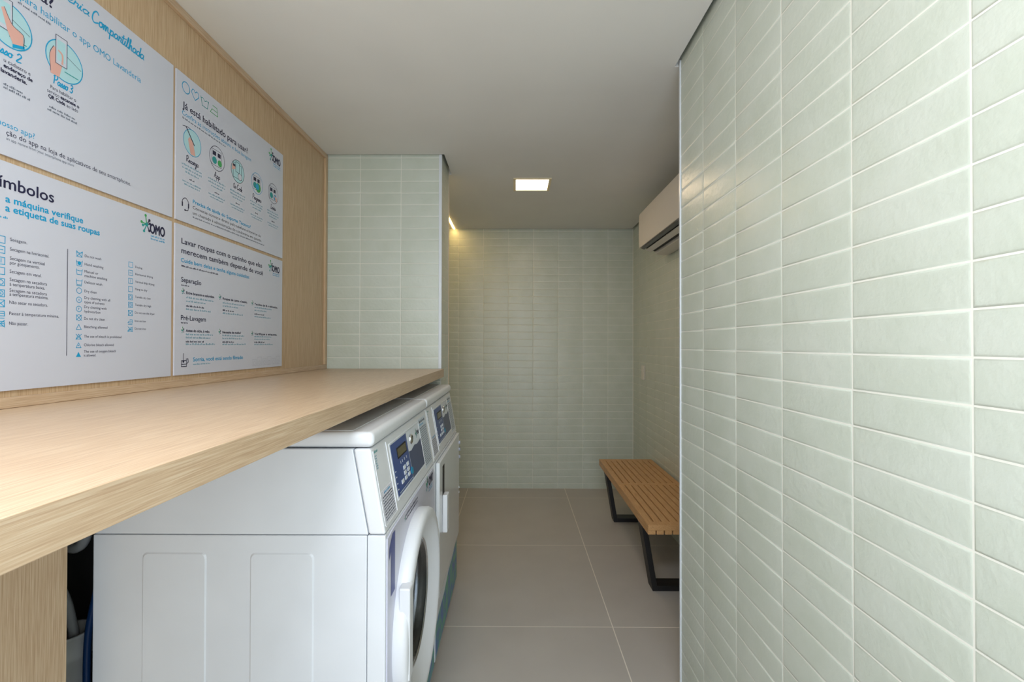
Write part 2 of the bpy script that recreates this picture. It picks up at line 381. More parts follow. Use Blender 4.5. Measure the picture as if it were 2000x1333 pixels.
def splat(ink, u, v, r, lift=0):
    for i, (a, ln, k) in enumerate(((100, 1.2, 'green'), (55, .8, 'navy'), (170, .9, 'green'), (200, .7, 'teal'), (245, 1.1, 'teal'), (300, .9, 'navy'), (20, .6, 'navy'))):
        a = math.radians(a); dx, dy = math.cos(a), math.sin(a); e = (u + dx * r * ln, v + dy * r * ln)
        ink.line([(u, v), e], r * .16, k, curve=False, lift=lift); ink.disc(e[0], e[1], r * .2, k, lift + 5e-5, 12)
    ink.disc(u, v, r * .28, 'teal', lift + 6e-5, 12)
def omo(parent, P, u, v, wdt, h):
    i = Ink(P); splat(i, u - h * .45, v + h * .75, h * .75)
    i.text('OMO', u, u + wdt, v, h, 'navy', bold=h * .05)
    for q in (1, 2): i.fine(u + wdt * .05, u + wdt, v - h * .3 * q - h * .06, h * .2, 'cyan')
    o = i.build('logo', parent); return o

# ------------------------------------------------------------------ wall signs
XS = XL + .0005; TH = .004
def sign(y0, y1, z0, z1, label):
    mb = MB(); mb.box(0, TH, 0, y1 - y0, 0, z1 - z0, 'board'); o = mb.build('wall_sign', loc=(XS, y0, z0)); tag(o, label, 'sign', 'laundry instruction signs on the oak wall')
    P = lambda u, v, l=0: (TH + .0003 + l, u - y0, v - z0)      # u = depth along the wall, v = height, both in room metres
    return o, P
GR = []
# --- upper left: how to enable the laundry app
s1, P = sign(.730, 1.373, 1.622, 2.070, 'white sign with handwritten cyan title, upper of the nearer pair')
i = Ink(P)
script(i, 'Lavanderia', .93, 1.098, 2.022, .024, 'cyan', .0028); script(i, 'Compartilhada', 1.104, 1.262, 2.018, .029, 'cyan', .0033)
i.text('para habilitar o app OMO Lavanderia', .944, 1.253, 1.9505, .0155, 'cyan')
script(i, 'Passo 2', .885, .948, 1.820, .019, 'cyan', .0024); script(i, 'Passo 3', 1.014, 1.060, 1.8185, .019, 'cyan', .0024)
i.text('nosso app?', .905, .976, 1.6785, .0115, 'cyan')
i.build('lettering', s1)['label'] = 'cyan lettering'
i = Ink(P)
i.text('a?', .985, 1.012, 1.978, .024, 'navy', .0006)
i.text('ção do app na loja de aplicativos de seu smartphone.', .921, 1.223, 1.6634, .0105, 'navy')
i.text('an app review from your smartphone app store', .921, 1.064, 1.6536, .006, 'grey_ink'); i.fine(.94, 1.008, 1.939, .005, 'grey_ink')
for st, a, b, v, bo in (('Para habilitar o', 1.008, 1.0676, 1.8035, 0), ('serviço', 1.001, 1.028, 1.7925, 0), ('escaneie o', 1.031, 1.075, 1.7925, .0004),
                        ('QR Code', 1.004, 1.041, 1.7815, .0004), ('ao lado', 1.045, 1.0726, 1.7815, 0), ('u cadastro e', .915, .966, 1.8055, 0),
                        ('endereço de', .915, .970, 1.7945, .0004), ('lavanderia.', .910, .959, 1.783, .0004)):
    i.text(st, a, b, v, .0078, 'navy', bo)
for a, b, v in ((1.006, 1.066, 1.761), (1.002, 1.0726, 1.7535), (.915, .951, 1.7596), (.915, .966, 1.753)): i.fine(a, b, v, .005, 'grey_ink')
i.build('lettering', s1)
def phone_art(parent, P, cu, cv, r, hand):
    i = Ink(P); i.disc(cu, cv, r, 'aqua', 0, 48); i.ring(cu, cv, r, .0022, 'cyan', 1e-4)
    i.line([(cu + r * .1, cv + r * .35), (cu + r * .9, cv + r * .05)], .001, 'navy', lift=1e-4); i.line([(cu, cv - r * .5), (cu + r * .75, cv - r * .5)], .002, 'teal', lift=1e-4)
    if hand == 1:
        i.poly([(cu - r * .75, cv - r * .95), (cu - r * .3, cv - r * .95), (cu - r * .1, cv - r * .1), (cu - r * .1, cv + r * .3), (cu - r * .6, cv + r * .5), (cu - r * .8, cv)], 'skin', 2e-4)
        i.line([(cu - r * .75, cv - r * .85), (cu - r * .8, cv), (cu - r * .6, cv + r * .5)], .001, 'navy', lift=3e-4)
    i.rect(cu - r * .5, cu + r * .1, cv - r * .3, cv + r * 1.15, 'board', 3e-4); i.rect(cu - r * .42, cu + r * .02, cv - r * .1, cv + r * .95, 'aqua', 4e-4)
    i.rectl(cu - r * .5, cu + r * .1, cv - r * .3, cv + r * 1.15, .0012, 'navy', 5e-4)
    if hand == 2:
        i.poly([(cu + r * .2, cv - r * .9), (cu + r * .6, cv - r * .7), (cu + r * .6, cv - r * .1), (cu + r * .1, cv + r * .1), (cu - r * .25, cv + r * .7), (cu - r * .38, cv + r * .6), (cu - r * .1, cv - r * .3)], 'skin', 6e-4)
        i.line([(cu + r * .6, cv - r * .7), (cu + r * .6, cv - r * .1), (cu + r * .1, cv + r * .1), (cu - r * .25, cv + r * .7)], .001, 'navy', lift=7e-4)
        i.poly([(cu + r * .12, cv - r * .95), (cu + r * .66, cv - r * .72), (cu + r * .66, cv - r * .58), (cu + r * .12, cv - r * .78)], 'cyan', 7e-4)
    else:
        i.line([(cu - r * .15, cv - r * .2), (cu - r * .15, cv + r * .25), (cu - r * .35, cv + r * .4)], .004, 'skin', lift=6e-4)
    i.build('illustration', parent)
phone_art(s1, P, .925, 1.883, .043, 2); phone_art(s1, P, 1.040, 1.8785, .043, 1)
# --- lower left: washing symbols
s2, P = sign(.730, 1.3715, 1.157, 1.610, 'white sign of laundry symbols in columns, lower of the nearer pair')
i = Ink(P)
i.text('Símbolos', .893, 1.018, 1.5575, .0235, 'navy', .0005)
rows = [('Secagem.', .963, 1.4552), ('Secagem na horizontal.', 1.009, 1.436), ('Secagem na vertical', .9996, 1.4178), ('por gotejamento.', .989, 1.4087),
        ('Secagem em varal.', .993, 1.3915), ('Secagem na secadora', 1.005, 1.3753), ('à temperatura baixa.', 1.0006, 1.366), ('Secagem na secadora', 1.005, 1.354),
        ('à temperatura máxima.', 1.008, 1.346), ('Não secar na secadora.', 1.007, 1.330), ('Passar à temperatura mínima.', 1.032, 1.3076), ('Não passar.', .966, 1.288)]
for st, e, v in rows: i.text(st, .930, e, v, .0066, 'navy')
mid = [('Do not wash', 1.137, 1.4535), ('Hand washing', 1.143, 1.434), ('Manual or', 1.129, 1.417), ('machine washing', 1.154, 1.407), ('Delicate wash', 1.140, 1.392),
       ('Dry clean', 1.125, 1.371), ('Dry cleaning with all', 1.163, 1.3555), ('types of solvents', 1.147, 1.3455), ('Dry cleaning with', 1.153, 1.334), ('hydrocarbon', 1.136, 1.3235),
       ('Do not dry clean', 1.148, 1.307), ('Bleaching allowed', 1.1557, 1.2875), ('The use of bleach is prohibited', 1.1976, 1.265), ('Chlorine bleach allowed', 1.1748, 1.245),
       ('The use of oxygen bleach', 1.1808, 1.2295), ('is allowed.', 1.125, 1.2205)]
for st, e, v in mid: i.text(st, 1.093, e, v, .0062, 'navy')
rt = [('Drying', 1.263, 1.452), ('Horizontal drying', 1.3004, 1.433), ('Vertical drip drying', 1.306, 1.413), ('Hang to dry', 1.2806, 1.3935), ('Tumble dry low', 1.293, 1.3725),
      ('Tumble dry high', 1.295, 1.3515), ('Do not use the dryer', 1.308, 1.331), ('Iron on low', 1.277, 1.309), ('Do not iron', 1.277, 1.2885)]
for st, e, v in rt: i.text(st, 1.2395, e, v, .0058, 'navy')
i.rect(1.0500, 1.0514, 1.2237, 1.4636, 'navy')
i.build('lettering', s2)
i = Ink(P); i.text('a máquina verifique', .921, 1.0877, 1.5305, .0138, 'cyan', .0005); i.text('a etiqueta de suas roupas', .921, 1.1317, 1.5125, .0138, 'cyan', .0005)
i.fine(.905, .925, 1.497, .005, 'cyan')
i.build('lettering', s2)['label'] = 'cyan lettering'
i = Ink(P)
def sym(i, u, v, r, kind, k='cyan'):
    wq = r * .2
    if kind[0] == 's': i.rectl(u - r, u + r, v - r, v + r, wq, k)
    if kind[0] == 'o': i.ring(u, v, r, wq, k, n=24)
    if kind[0] == 't': i.line([(u - r, v - r * .8), (u + r, v - r * .8), (u, v + r)], wq, k, True, curve=False)
    if kind[0] == 'T': i.poly([(u - r, v - r * .8), (u + r, v - r * .8), (u, v + r)], k)
    if kind[0] == 'b': i.line([(u - r * 1.2, v + r), (u - r * .9, v - r), (u + r * .9, v - r), (u + r * 1.2, v + r)], wq, k, curve=False); i.line([(u - r * 1.1, v + r * .55), (u, v + r * .4), (u + r * 1.1, v + r * .55)], wq, k)
    if kind[0] == 'i': i.line([(u - r * 1.2, v - r * .7), (u + r * 1.1, v - r * .7), (u + r, v + r * .6), (u - r * .2, v + r * .6)], wq, k, curve=False); i.line([(u - r * 1.2, v - r * .7), (u - r * .6, v), (u + r * .9, v)], wq, k, curve=False)
    for c in kind[1:]:
        if c == 'x': i.line([(u - r * 1.1, v - r), (u + r * 1.1, v + r)], wq, k); i.line([(u - r * 1.1, v + r), (u + r * 1.1, v - r)], wq, k)
        if c == 'o': i.ring(u, v, r * .65, wq, k, n=20)
        if c == '.': i.disc(u, v, r * .2, k, 0, 10)
        if c == '-': i.line([(u - r * .5, v), (u + r * .5, v)], wq, k)
        if c == '|': i.line([(u, v - r * .5), (u, v + r * .6)], wq, k)
        if c == '_': i.line([(u - r, v - r * 1.35), (u + r, v - r * 1.35)], wq, k)
        if c == 'f': i.disc(u, v, r * .7, k, 0, 14)
        if c == 'A': i.text('A', u - r * .35, u + r * .35, v - r * .4, r * .8, k)
        if c == 'F': i.text('F', u - r * .3, u + r * .3, v - r * .4, r * .8, k)
for y, kd in zip((497, 515, 532, 552, 569, 587, 605, 622, 641, 660, 677, 695), ('bx', 'bf', 'b', 'b_', 'o', 'oA', 'oF', 'ox', 't', 'tx', 't.', 'T')):
    sym(i, 1.0795, 1.25 + (674 - y) * 1.0795 / 920, .0064, kd)
for y, kd in zip((518, 534, 550, 566, 582, 597, 613, 629, 645), ('s', 's-', 's|', 's', 'so', 'so.', 'sx', 'i_', 'ix')):
    sym(i, 1.2247, 1.25 + (674 - y) * 1.2247 / 920, .0066, kd)
for y, kd in zip((468, 488, 510, 530, 552, 574, 594, 614, 634), ('s', 's-', 's|', 's', 'so', 'so.', 'sx', 'i_', 'ix')):
    sym(i, .914, 1.25 + (674 - y) * .914 / 920, .0068, kd)
i.build('symbols', s2)['label'] = 'cyan laundry care symbols'
omo(s2, P, 1.289, 1.557, .054, .0265)
# --- upper right: ready to use
s3, P = sign(1.3855, 2.028, 1.622, 2.070, 'white sign with five round step drawings, upper of the farther pair')
i = Ink(P); i.ring(1.426, 2.033, .0165, .0026, 'cyan')
i.line([(1.467, 2.016), (1.452, 2.032), (1.454, 2.044), (1.461, 2.046), (1.467, 2.040), (1.474, 2.046), (1.482, 2.043), (1.483, 2.032)], .0024, 'cyan', True, 4)
i.line([(1.494, 2.045), (1.500, 2.018), (1.526, 2.018), (1.532, 2.045)], .0022, 'teal', curve=False); i.line([(1.494, 2.040), (1.504, 2.043), (1.513, 2.037), (1.522, 2.042), (1.532, 2.040)], .0018, 'teal')
i.line([(1.541, 2.018), (1.579, 2.018), (1.575, 2.044), (1.553, 2.044)], .0022, 'green', curve=False); i.line([(1.541, 2.018), (1.549, 2.031), (1.576, 2.031)], .0020, 'green', curve=False)
i.build('symbols', s3)
i = Ink(P); i.text('Já está habilitado para usar?', 1.4116, 1.7578, 1.9665, .0205, 'navy', .0005)
i.fine(1.4116, 1.628, 1.934, .0055, 'grey_ink')
i.text('Converse conosco direto pelo telefone e horários do', 1.4602, 1.853, 1.6730, .0098, 'black')
i.text('um chamado à administração do condomínio em questão.', 1.4602, 1.860, 1.6560, .0098, 'black'); i.fine(1.4602, 1.881, 1.6448, .005, 'grey_ink')
for u in (1.456, 1.578, 1.6965, 1.8237, 1.9465): i.fine(u - .012, u + .012, 1.757, .0055, 'navy')
for st, u, ww in (('Recarga', 1.456, .056), ('App', 1.578, .032), ('Qr Code', 1.6965, .056), ('Programa', 1.8237, .062), ('Inicia', 1.9465, .04)):
    st = st.replace('I', 'L'); script(i, st, u - ww / 2, u + ww / 2, 1.810, .019, 'navy', .0022)
i.build('lettering', s3)
i = Ink(P); i.text('Confira as instruções abaixo e boa lavagem', 1.4095, 1.7815, 1.9452, .0135, 'cyan'); i.text('Precisa de ajuda do Suporte Técnico?', 1.4602, 1.7805, 1.6905, .0115, 'cyan', .0004)
for u in (1.456, 1.578, 1.6965, 1.8237, 1.9465):
    for q, wq in enumerate((.092, .088, .06)): i.fine(u - wq / 2, u + wq / 2, 1.795 - q * .0105, .006, 'pale_ink')
    for q, wq in enumerate((.086, .07)): i.fine(u - wq / 2, u + wq / 2, 1.745 - q * .009, .005, 'pale_ink')
i.build('lettering', s3)['label'] = 'cyan lettering'
def step_art(parent, P, cu, cv, kind):
    r = .040; i = Ink(P); i.disc(cu, cv, r, 'aqua' if kind in (0, 2) else 'board', 0, 40); i.ring(cu, cv, r, .0018, 'cyan' if kind in (0, 3) else 'navy', 2e-4)
    if kind == 0:
        i.poly([(cu - r * .2, cv - r * .95), (cu + r * .35, cv - r * .9), (cu + r * .05, cv + r * .1), (cu - r * .35, cv + r * .35), (cu - r * .5, cv + r * .1)], 'skin', 3e-4)
        i.line([(cu - r * .7, cv + r * .95), (cu + r * .2, cv - r * .1)], .0035, 'navy', lift=4e-4); i.line([(cu - r * 1.1, cv + r * .9), (cu - r * .6, cv + r * 1.02), (cu - r * .25, cv + r)], .0016, 'navy', lift=4e-4)
    else:
        i.rectl(cu - r * .7, cu + r * .55, cv - r * .65, cv + r * .65, .0014, 'navy', 3e-4)
        if kind in (1, 3, 4):
            i.rect(cu - r * .6, cu - r * .15, cv + r * .15, cv + r * .5, 'navy', 3e-4); i.rect(cu + r * .05, cu + r * .45, cv + r * .15, cv + r * .5, 'navy', 3e-4)
            i.disc(cu - r * .35, cv - r * .25, r * .3, 'teal', 3e-4, 20)
            if kind != 3: i.disc(cu + r * .35, cv - r * .3, r * .28, 'green' if kind == 1 else 'cyan', 4e-4, 20)
            else: i.disc(cu + r * .2, cv - r * .35, r * .45, 'green', 4e-4, 24); i.disc(cu + r * .05, cv - r * .3, r * .3, 'cyan', 5e-4, 20)
            if kind == 4: i.poly([(cu + r * .1, cv - r * .1), (cu + r * .7, cv - r * .3), (cu + r * .8, cv - r * .7), (cu + r * .5, cv - r * .6)], 'skin', 6e-4)
        else:
            i.poly([(cu - r * .9, cv - r * .1), (cu - r * .4, cv + r * .1), (cu - r * .4, cv + r * .5), (cu - r * .85, cv + r * .45)], 'skin', 4e-4)
            i.rect(cu - r * .35, cu + r * .2, cv - r * .1, cv + r * .8, 'aqua', 5e-4); i.rectl(cu - r * .35, cu + r * .2, cv - r * .1, cv + r * .8, .0014, 'navy', 6e-4)
            i.disc(cu + r * .3, cv - r * .4, r * .3, 'board', 6e-4, 20); i.ring(cu + r * .3, cv - r * .4, r * .3, .0012, 'navy', 7e-4, 20); i.rect(cu - r * .75, cu - r * .4, cv + r * .3, cv + r * .5, 'navy', 5e-4)
    i.build('illustration', parent)
for q, u in enumerate((1.456, 1.578, 1.6965, 1.8237, 1.9465)): step_art(s3, P, u, 1.876, q)
i = Ink(P); u, v = 1.427, 1.676
i.line([(u - .013, v - .006), (u - .013, v + .010), (u, v + .020), (u + .013, v + .010), (u + .013, v - .006)], .0024, 'navy'); i.rect(u - .016, u - .011, v - .008, v + .006, 'navy', 2e-4); i.rect(u + .011, u + .016, v - .008, v + .006, 'navy', 2e-4)
i.line([(u + .013, v - .008), (u + .010, v - .016), (u - .002, v - .017)], .002, 'navy'); i.disc(u - .002, v - .017, .003, 'navy', 2e-4, 12)
i.build('icon', s3)['label'] = 'headset icon'
omo(s3, P, 1.944, 2.010, .060, .027)
# --- lower right: care advice
s4, P = sign(1.3855, 2.028, 1.157, 1.610, 'white sign of washing advice with a camera icon, lower of the farther pair')
i = Ink(P)
i.text('Lavar roupas com o carinho que elas', 1.4116, 1.8634, 1.5545, .0168, 'navy', .0004); i.text('merecem também depende de você', 1.4116, 1.8706, 1.5255, .0168, 'navy', .0004)
i.text('Separação', 1.4116, 1.502, 1.439, .0145, 'navy', .0003); i.text('Pré-Lavagem', 1.4116, 1.5257, 1.3235, .0145, 'navy', .0003)
i.fine(1.4116, 1.59, 1.4845, .0055, 'navy'); i.fine(1.4116, 1.446, 1.427, .005, 'navy'); i.fine(1.4116, 1.441, 1.313, .005, 'navy')
for st, a, b, v in (('Entre brancos e coloridos.', 1.4335, 1.569, 1.404), ('Roupas de cama e banho.', 1.6136, 1.763, 1.404), ('Tecidos de lã e delicados.', 1.812, 1.988, 1.402),
                    ('Antes do ciclo, à mão.', 1.4335, 1.546, 1.288), ('Necessita de molho?', 1.6136, 1.7218, 1.288), ('Verifique a etiqueta.', 1.812, 1.985, 1.287)):
    i.text(st, a, b, v, .0078, 'navy', .0004)
for u, e in ((1.4335, 1.52), (1.6136, 1.68), (1.812, 1.885)):
    for v in (1.365, 1.2555): i.fine(u, e, v, .006, 'navy')
i.build('lettering', s4)
i = Ink(P); i.text('Cuide bem delas e tenha alguns cuidados:', 1.4095, 1.7747, 1.4985, .0122, 'cyan', .0003); i.text('Sorria, você está sendo filmado', 1.4667, 1.736, 1.1962, .0128, 'cyan', .0003)
for u in (1.4335, 1.6136, 1.812):
    for v, e in ((1.391, .13), (1.380, .09), (1.355, .12), (1.278, .13), (1.268, .115), (1.2475, .14)): i.fine(u, u + e, v, .006, 'pale_ink')
i.fine(1.4667, 1.55, 1.185, .005, 'pale_ink')
i.build('lettering', s4)['label'] = 'cyan lettering'
i = Ink(P)
for u, v in ((1.4203, 1.4106), (1.5996, 1.4103), (1.798, 1.408), (1.4203, 1.2925), (1.5996, 1.2925), (1.798, 1.2915)): splat(i, u, v, .0075)
i.build('symbols', s4)
i = Ink(P); u, v = 1.427, 1.194
i.rectl(u - .012, u + .010, v - .012, v + .006, .0024, 'navy'); i.line([(u - .012, v - .005), (u + .010, v - .005)], .002, 'navy'); i.line([(u + .010, v - .004), (u + .018, v + .001), (u + .016, v + .011), (u + .008, v + .010)], .0024, 'navy', curve=False)
i.line([(u - .004, v), (u - .004, v + .028)], .002, 'navy'); i.disc(u - .004, v + .003, .0035, 'navy', 2e-4, 12)
i.build('icon', s4)['label'] = 'security camera icon'
i = Ink(P)
for q in range(6):
    u = 1.80 + q * .036; h = .024 + .008 * (q % 2); i.rectl(u, u + .028, 1.168, 1.168 + h, .0008, 'faint'); i.ring(u + .014, 1.178, .007, .0008, 'faint', n=18)
i.build('illustration', s4)
omo(s4, P, 1.944, 1.553, .058, .025)

# ------------------------------------------------------------------ laundry machines
W = .683; XF = -.307
def slant(s, z, l=0):       # point on the sloping control face: s along the machine width, z height
    t = (1.0 - z) / .205; x = -.0366 + .0366 * t
    return (x + l * .98, s, z + l * .17)
def pad(mb, s0, s1, z0, z1, k, l0=0, l1=.0015):
    a = [slant(s0, z0, l0), slant(s1, z0, l0), slant(s1, z1, l0), slant(s0, z1, l0)]; b = [slant(s0, z0, l1), slant(s1, z0, l1), slant(s1, z1, l1), slant(s0, z1, l1)]
    mb.add(a + b, [(3, 2, 1, 0), (4, 5, 6, 7), (0, 1, 5, 4), (1, 2, 6, 5), (2, 3, 7, 6), (3, 0, 4, 7)], k)
def cut(o, cutter):
    bo = o.modifiers.new('cut', 'BOOLEAN'); bo.object = cutter; bo.solver = 'EXACT'
    while o.modifiers.find('cut') > 0: break
    dg = bpy.context.evaluated_depsgraph_get(); me = bpy.data.meshes.new_from_object(o.evaluated_get(dg))
    o.modifiers.clear(); o.data = me
def machine(y, kind, label, name):
    root = empty(name, (XF, y, 0)); tag(root, label, 'washing machine' if kind == 'w' else 'dryer')
    DC = (0, .322, .470)
    cb = MB(); cb.box(-.700, -.0445, 0, W, .022, .7935, 'enamel'); cb.box(-.0432, 0, 0, W, .022, .7935, 'enamel')
    cab = cb.build('cabinet', root)
    if kind == 'w':
        q = MB(); q.lathe([(.0001, -.30), (.176, -.30), (.176, .05), (.0001, .05)], DC, 'steel', 64); ct = q.build('cutter'); cut_o = ct
        ct.parent = root; bpy.context.view_layer.update(); cut(cab, ct); bpy.data.objects.remove(ct)
    b = cab.modifiers.new('bevel', 'BEVEL'); b.width = .0022; b.segments = 2; b.limit_method = 'ANGLE'; b.angle_limit = math.radians(60)
    for a, e in ((-.581, -.427), (-.323, -.170)):
        c8 = [(math.cos(math.radians(t_)), math.sin(math.radians(t_))) for t_ in (0, 22, 45, 67, 90)]; r_ = .012
        def rr(d): return ([(e - d - r_ + r_ * p, .7525 - d - r_ + r_ * q) for p, q in c8] + [(a + d + r_ - r_ * q, .7525 - d - r_ + r_ * p) for p, q in c8]
                           + [(a + d, .10 + d), (e - d, .10 + d)])
        A_, B_ = rr(0), rr(.0035); n_ = len(A_); sp = MB()
        sp.add([(p, .0002, q) for p, q in A_] + [(p, -.0026, q) for p, q in B_], [tuple(range(n_, 2 * n_))[::-1]] + [(k, (k + 1) % n_, (k + 1) % n_ + n_, k + n_)[::-1] for k in range(n_)], 'enamel')
        bm_ = bmesh.new(); so_ = sp.build('side_panel', root); bm_.from_mesh(so_.data); bmesh.ops.recalc_face_normals(bm_, faces=bm_.faces)
        f_ = max(bm_.faces, key=lambda z: z.calc_area())
        if f_.normal.y > 0: bmesh.ops.reverse_faces(bm_, faces=bm_.faces)
        bm_.to_mesh(so_.data); bm_.free()
    for fx_ in (-.63, -.06):
        for fy_ in (.06, W - .06): ft = MB(); ft.lathez([(.0001, 0), (.02, 0), (.02, .006), (.008, .008), (.008, .0225), (.0001, .0225)], (fx_, fy_, 0), 'dark', 20); ft.build('foot', root)
    # control hood with sloping face
    h = MB(); h.prism([(-.700, .7955), (-.0415, .7955), (-.0795, 1.0), (-.700, 1.0)], .0, W, 'enamel'); h.build('hood', root, bevel=.002)
    h = MB(); h.prism([(-.0400, .7955), (.0, .7955), (-.0366, 1.0), (-.0780, 1.0)], 0, W, 'enamel2'); h.build('control_bezel', root, bevel=.006, seg=4)
    l = MB(); l.box(-.700, -.030, -.001, W + .001, 1.0025, 1.040, 'enamel2'); l.build('lid', root, bevel=.014, seg=5)
    l = MB(); l.box(-.690, -.085, .02, W - .02, 1.0395, 1.0415, 'enamel'); l.build('top_panel', root, bevel=.0012)
    # rims of the control face
    b = MB(); pad(b, .010, .015, .812, .992, 'enamel2', 0, .0015); pad(b, .121, .127, .812, .992, 'enamel2', 0, .0022); pad(b, .015, .121, .808, .812, 'enamel2', 0, .0015)
    pad(b, .144, .150, .829, .982, 'enamel2', 0, .002); pad(b, .525, .529, .829, .982, 'enamel2', 0, .002); pad(b, .150, .525, .978, .982, 'enamel2', 0, .003); pad(b, .150, .525, .829, .833, 'enamel2', 0, .003)
    b.build('control_rim', root, bevel=.0008)
    # overlay
    p = MB(); pad(p, .152, .523, .834, .977, 'key', 0, .0012); pad(p, .154, .335, .836, .975, 'panel_blue', .0012, .0018)
    wv = [(.339, .918), (.37, .914), (.42, .922), (.46, .917), (.521, .924)]
    pts = [(.339, .836), (.521, .836)] + [(a, z) for a, z in wv[::-1]]
    p.add([slant(a, z, .0018) for a, z in pts], [tuple(range(len(pts)))], 'panel_slate')
    ov = p.build('control_panel', root)
    d = MB(); pad(d, .205, .315, .926, .956, 'dark', .0018, .0026); pad(d, .211, .309, .930, .952, 'lcd', .0026, .003); d.build('display', ov)
    for s_, z in ((.257, .891), (.297, .891), (.257, .876), (.297, .876), (.217, .861), (.257, .861), (.297, .861)):
        kk = MB(); pad(kk, s_ - .012, s_ + .012, z - .0055, z + .0055, 'key', .0018, .0034); kk.build('key', ov, bevel=.0005)
    kk = MB(); c = slant(.338, .860, .0018)
    kk.add([slant(.338 + .0135 * math.cos(t_ * math.pi / 12), .860 + .0105 * math.sin(t_ * math.pi / 12), .0030) for t_ in range(24)] + [slant(.338 + .0135 * math.cos(t_ * math.pi / 12), .860 + .0105 * math.sin(t_ * math.pi / 12), .0018) for t_ in range(24)], [tuple(range(24))] + [(k, k + 24, (k + 1) % 24 + 24, (k + 1) % 24) for k in range(24)], 'keyc'); kk.build('start_key', ov)['label'] = 'round cyan key'
    kk = MB(); c = slant(.385, .947, .0012)
    kk.lathe([(.016, 0), (.016, .004), (.012, .006), (.011, .003), (.0001, .004)], c, 'chrome', 28)
    kk.build('lock', ov)['label'] = 'round chrome key lock'
    PS = lambda u, v, l=0: slant(u, v, .0021 + l)
    i = Ink(PS)
    for u in (.225, .245, .270, .295): i.rect(u, u + .006, .908, .916, 'white_ink')
    for z in (.90, .885, .868, .852): i.rect(.158, .168, z, z + .003, 'white_ink')
    i.line([(.17, .841), (.335, .841)], .0015, 'white_ink'); splat(i, .47, .950, .012); i.text('OMO', .482, .512, .944, .012, 'navy', .0006)
    i.build('lettering', ov)
    # stickers either side
    st = MB(); pad(st, .018, .120, .814, .890, 'sticker', 0, .0006); so = st.build('sticker', root)
    i = Ink(lambda u, v, l=0: slant(u, v, .001 + l)); i.fine(.04, .10, .881, .006, 'cyan')
    for q in range(9): i.fine(.024, .114, .873 - q * .0068, .0042, 'grey_ink' if q % 3 else 'navy')
    i.build('lettering', so)
    st = MB(); pad(st, .534, .655, .812, .985, 'sticker_b', 0, .0006); so = st.build('sticker', root)
    i = Ink(lambda u, v, l=0: slant(u, v, .001 + l)); i.fine(.545, .64, .970, .010, 'navy'); i.fine(.545, .61, .961, .006, 'cyan')
    for q in range(18): i.fine(.540, .648, .950 - q * .0075, .0042, 'grey_ink' if q % 4 else 'navy')
    i.build('lettering', so)
    st = Ink(lambda u, v, l=0: slant(u, v, .0006 + l)); st.fine(.02, .05, .985, .006, 'teal')
    for q in range(6): st.fine(.02, .034, .976 - q * .006, .004, 'pale_ink')
    st.build('lettering', root)
    # printed wave across the toe of the front
    def wave(x, z0):
        n = 24; top = [(.022 + (W - .03) * k / n, .150 + .085 * k / n + .006 * math.sin(k * .6)) for k in range(n + 1)]
        wv_ = MB(); wv_.slab([(.022, z0), (W - .008, z0)] + top[::-1], x, x + .0006, 'wave'); wv_.build('printed_wave', root)['label'] = 'blue and green printed band'
    kp = MB(); kp.box(-.002, .003, .010, W - .004, .024, .2585, 'enamel'); kp.build('kick_panel', root, bevel=.0015)
    wave(.003, .030)
    PF = lambda u, v, l=0: (.0036 + l, u, v)
    if kind == 'w':
        fp = MB(); n = 64; sq = []
        y0, y1, z0, z1 = .010, W - .006, .2625, .787
        ring = [(DC[1] + .172 * math.cos(2 * math.pi * k / n), DC[2] + .172 * math.sin(2 * math.pi * k / n)) for k in range(n)]
        for k in range(n):
            a = 2 * math.pi * k / n; dx, dz = math.cos(a), math.sin(a); tmax = min(((y1 if dx > 0 else y0) - DC[1]) / dx if abs(dx) > 1e-6 else 9, ((z1 if dz > 0 else z0) - DC[2]) / dz if abs(dz) > 1e-6 else 9)
            sq.append((DC[1] + dx * tmax, DC[2] + dz * tmax))
        vs = [(.003, a, b_) for a, b_ in ring] + [(.003, a, b_) for a, b_ in sq] + [(0, a, b_) for a, b_ in sq]
        fs = [(k, k + n, (k + 1) % n + n, (k + 1) % n) for k in range(n)] + [(k + n, k + 2 * n, (k + 1) % n + 2 * n, (k + 1) % n + n) for k in range(n)]
        fp.add(vs, fs, 'sticker_lilac'); fp.add([(.003, y1, z0), (.003, y1, z0), (.003, y0, z0)], [(0, 1, 2)], 'sticker_lilac'); fp.build('front_panel', root)
        dr = MB(); dr.lathe([(.172, .001), (.172, -.02), (.165, -.03), (.171, -.04), (.171, -.27), (.0001, -.28)], DC, 'steel', 64); dr.build('drum', root)
        d = MB(); d.lathe([(.269, .003), (.270, .010), (.270, .026), (.267, .034), (.260, .039), (.250, .041), (.240, .041), (.234, .039), (.226, .033), (.196, .014), (.186, .008), (.178, .004)], DC, 'enamel2', 96)
        dd = d.build('door', root)
        g = MB(); g.lathe([(.182, .005), (.183, .009), (.180, .011), (.175, .010), (.172, .007), (.172, .003)], DC, 'chrome', 96); g.build('door_ring', dd)['label'] = 'chrome ring'
        g = MB(); g.lathe([(.170, .008), (.160, .010), (.152, -.004), (.140, -.045), (.118, -.075), (.06, -.092), (.0001, -.096)], DC, 'glass', 72)
        g.lathe([(.0001, -.100), (.06, -.096), (.122, -.079), (.144, -.047), (.156, -.004), (.170, .004)], DC, 'glass', 72); g.build('door_glass', dd)
        g = MB(); g.lathe([(.171, .002), (.160, -.004), (.158, -.014), (.171, -.018)], DC, 'dark', 64); g.build('door_seal', root)
        g = MB(); g.box(.014, .0435, .072, .112, .395, .630, 'enamel2'); g.build('door_handle', dd, bevel=.005, seg=3)
        i = Ink(PF)
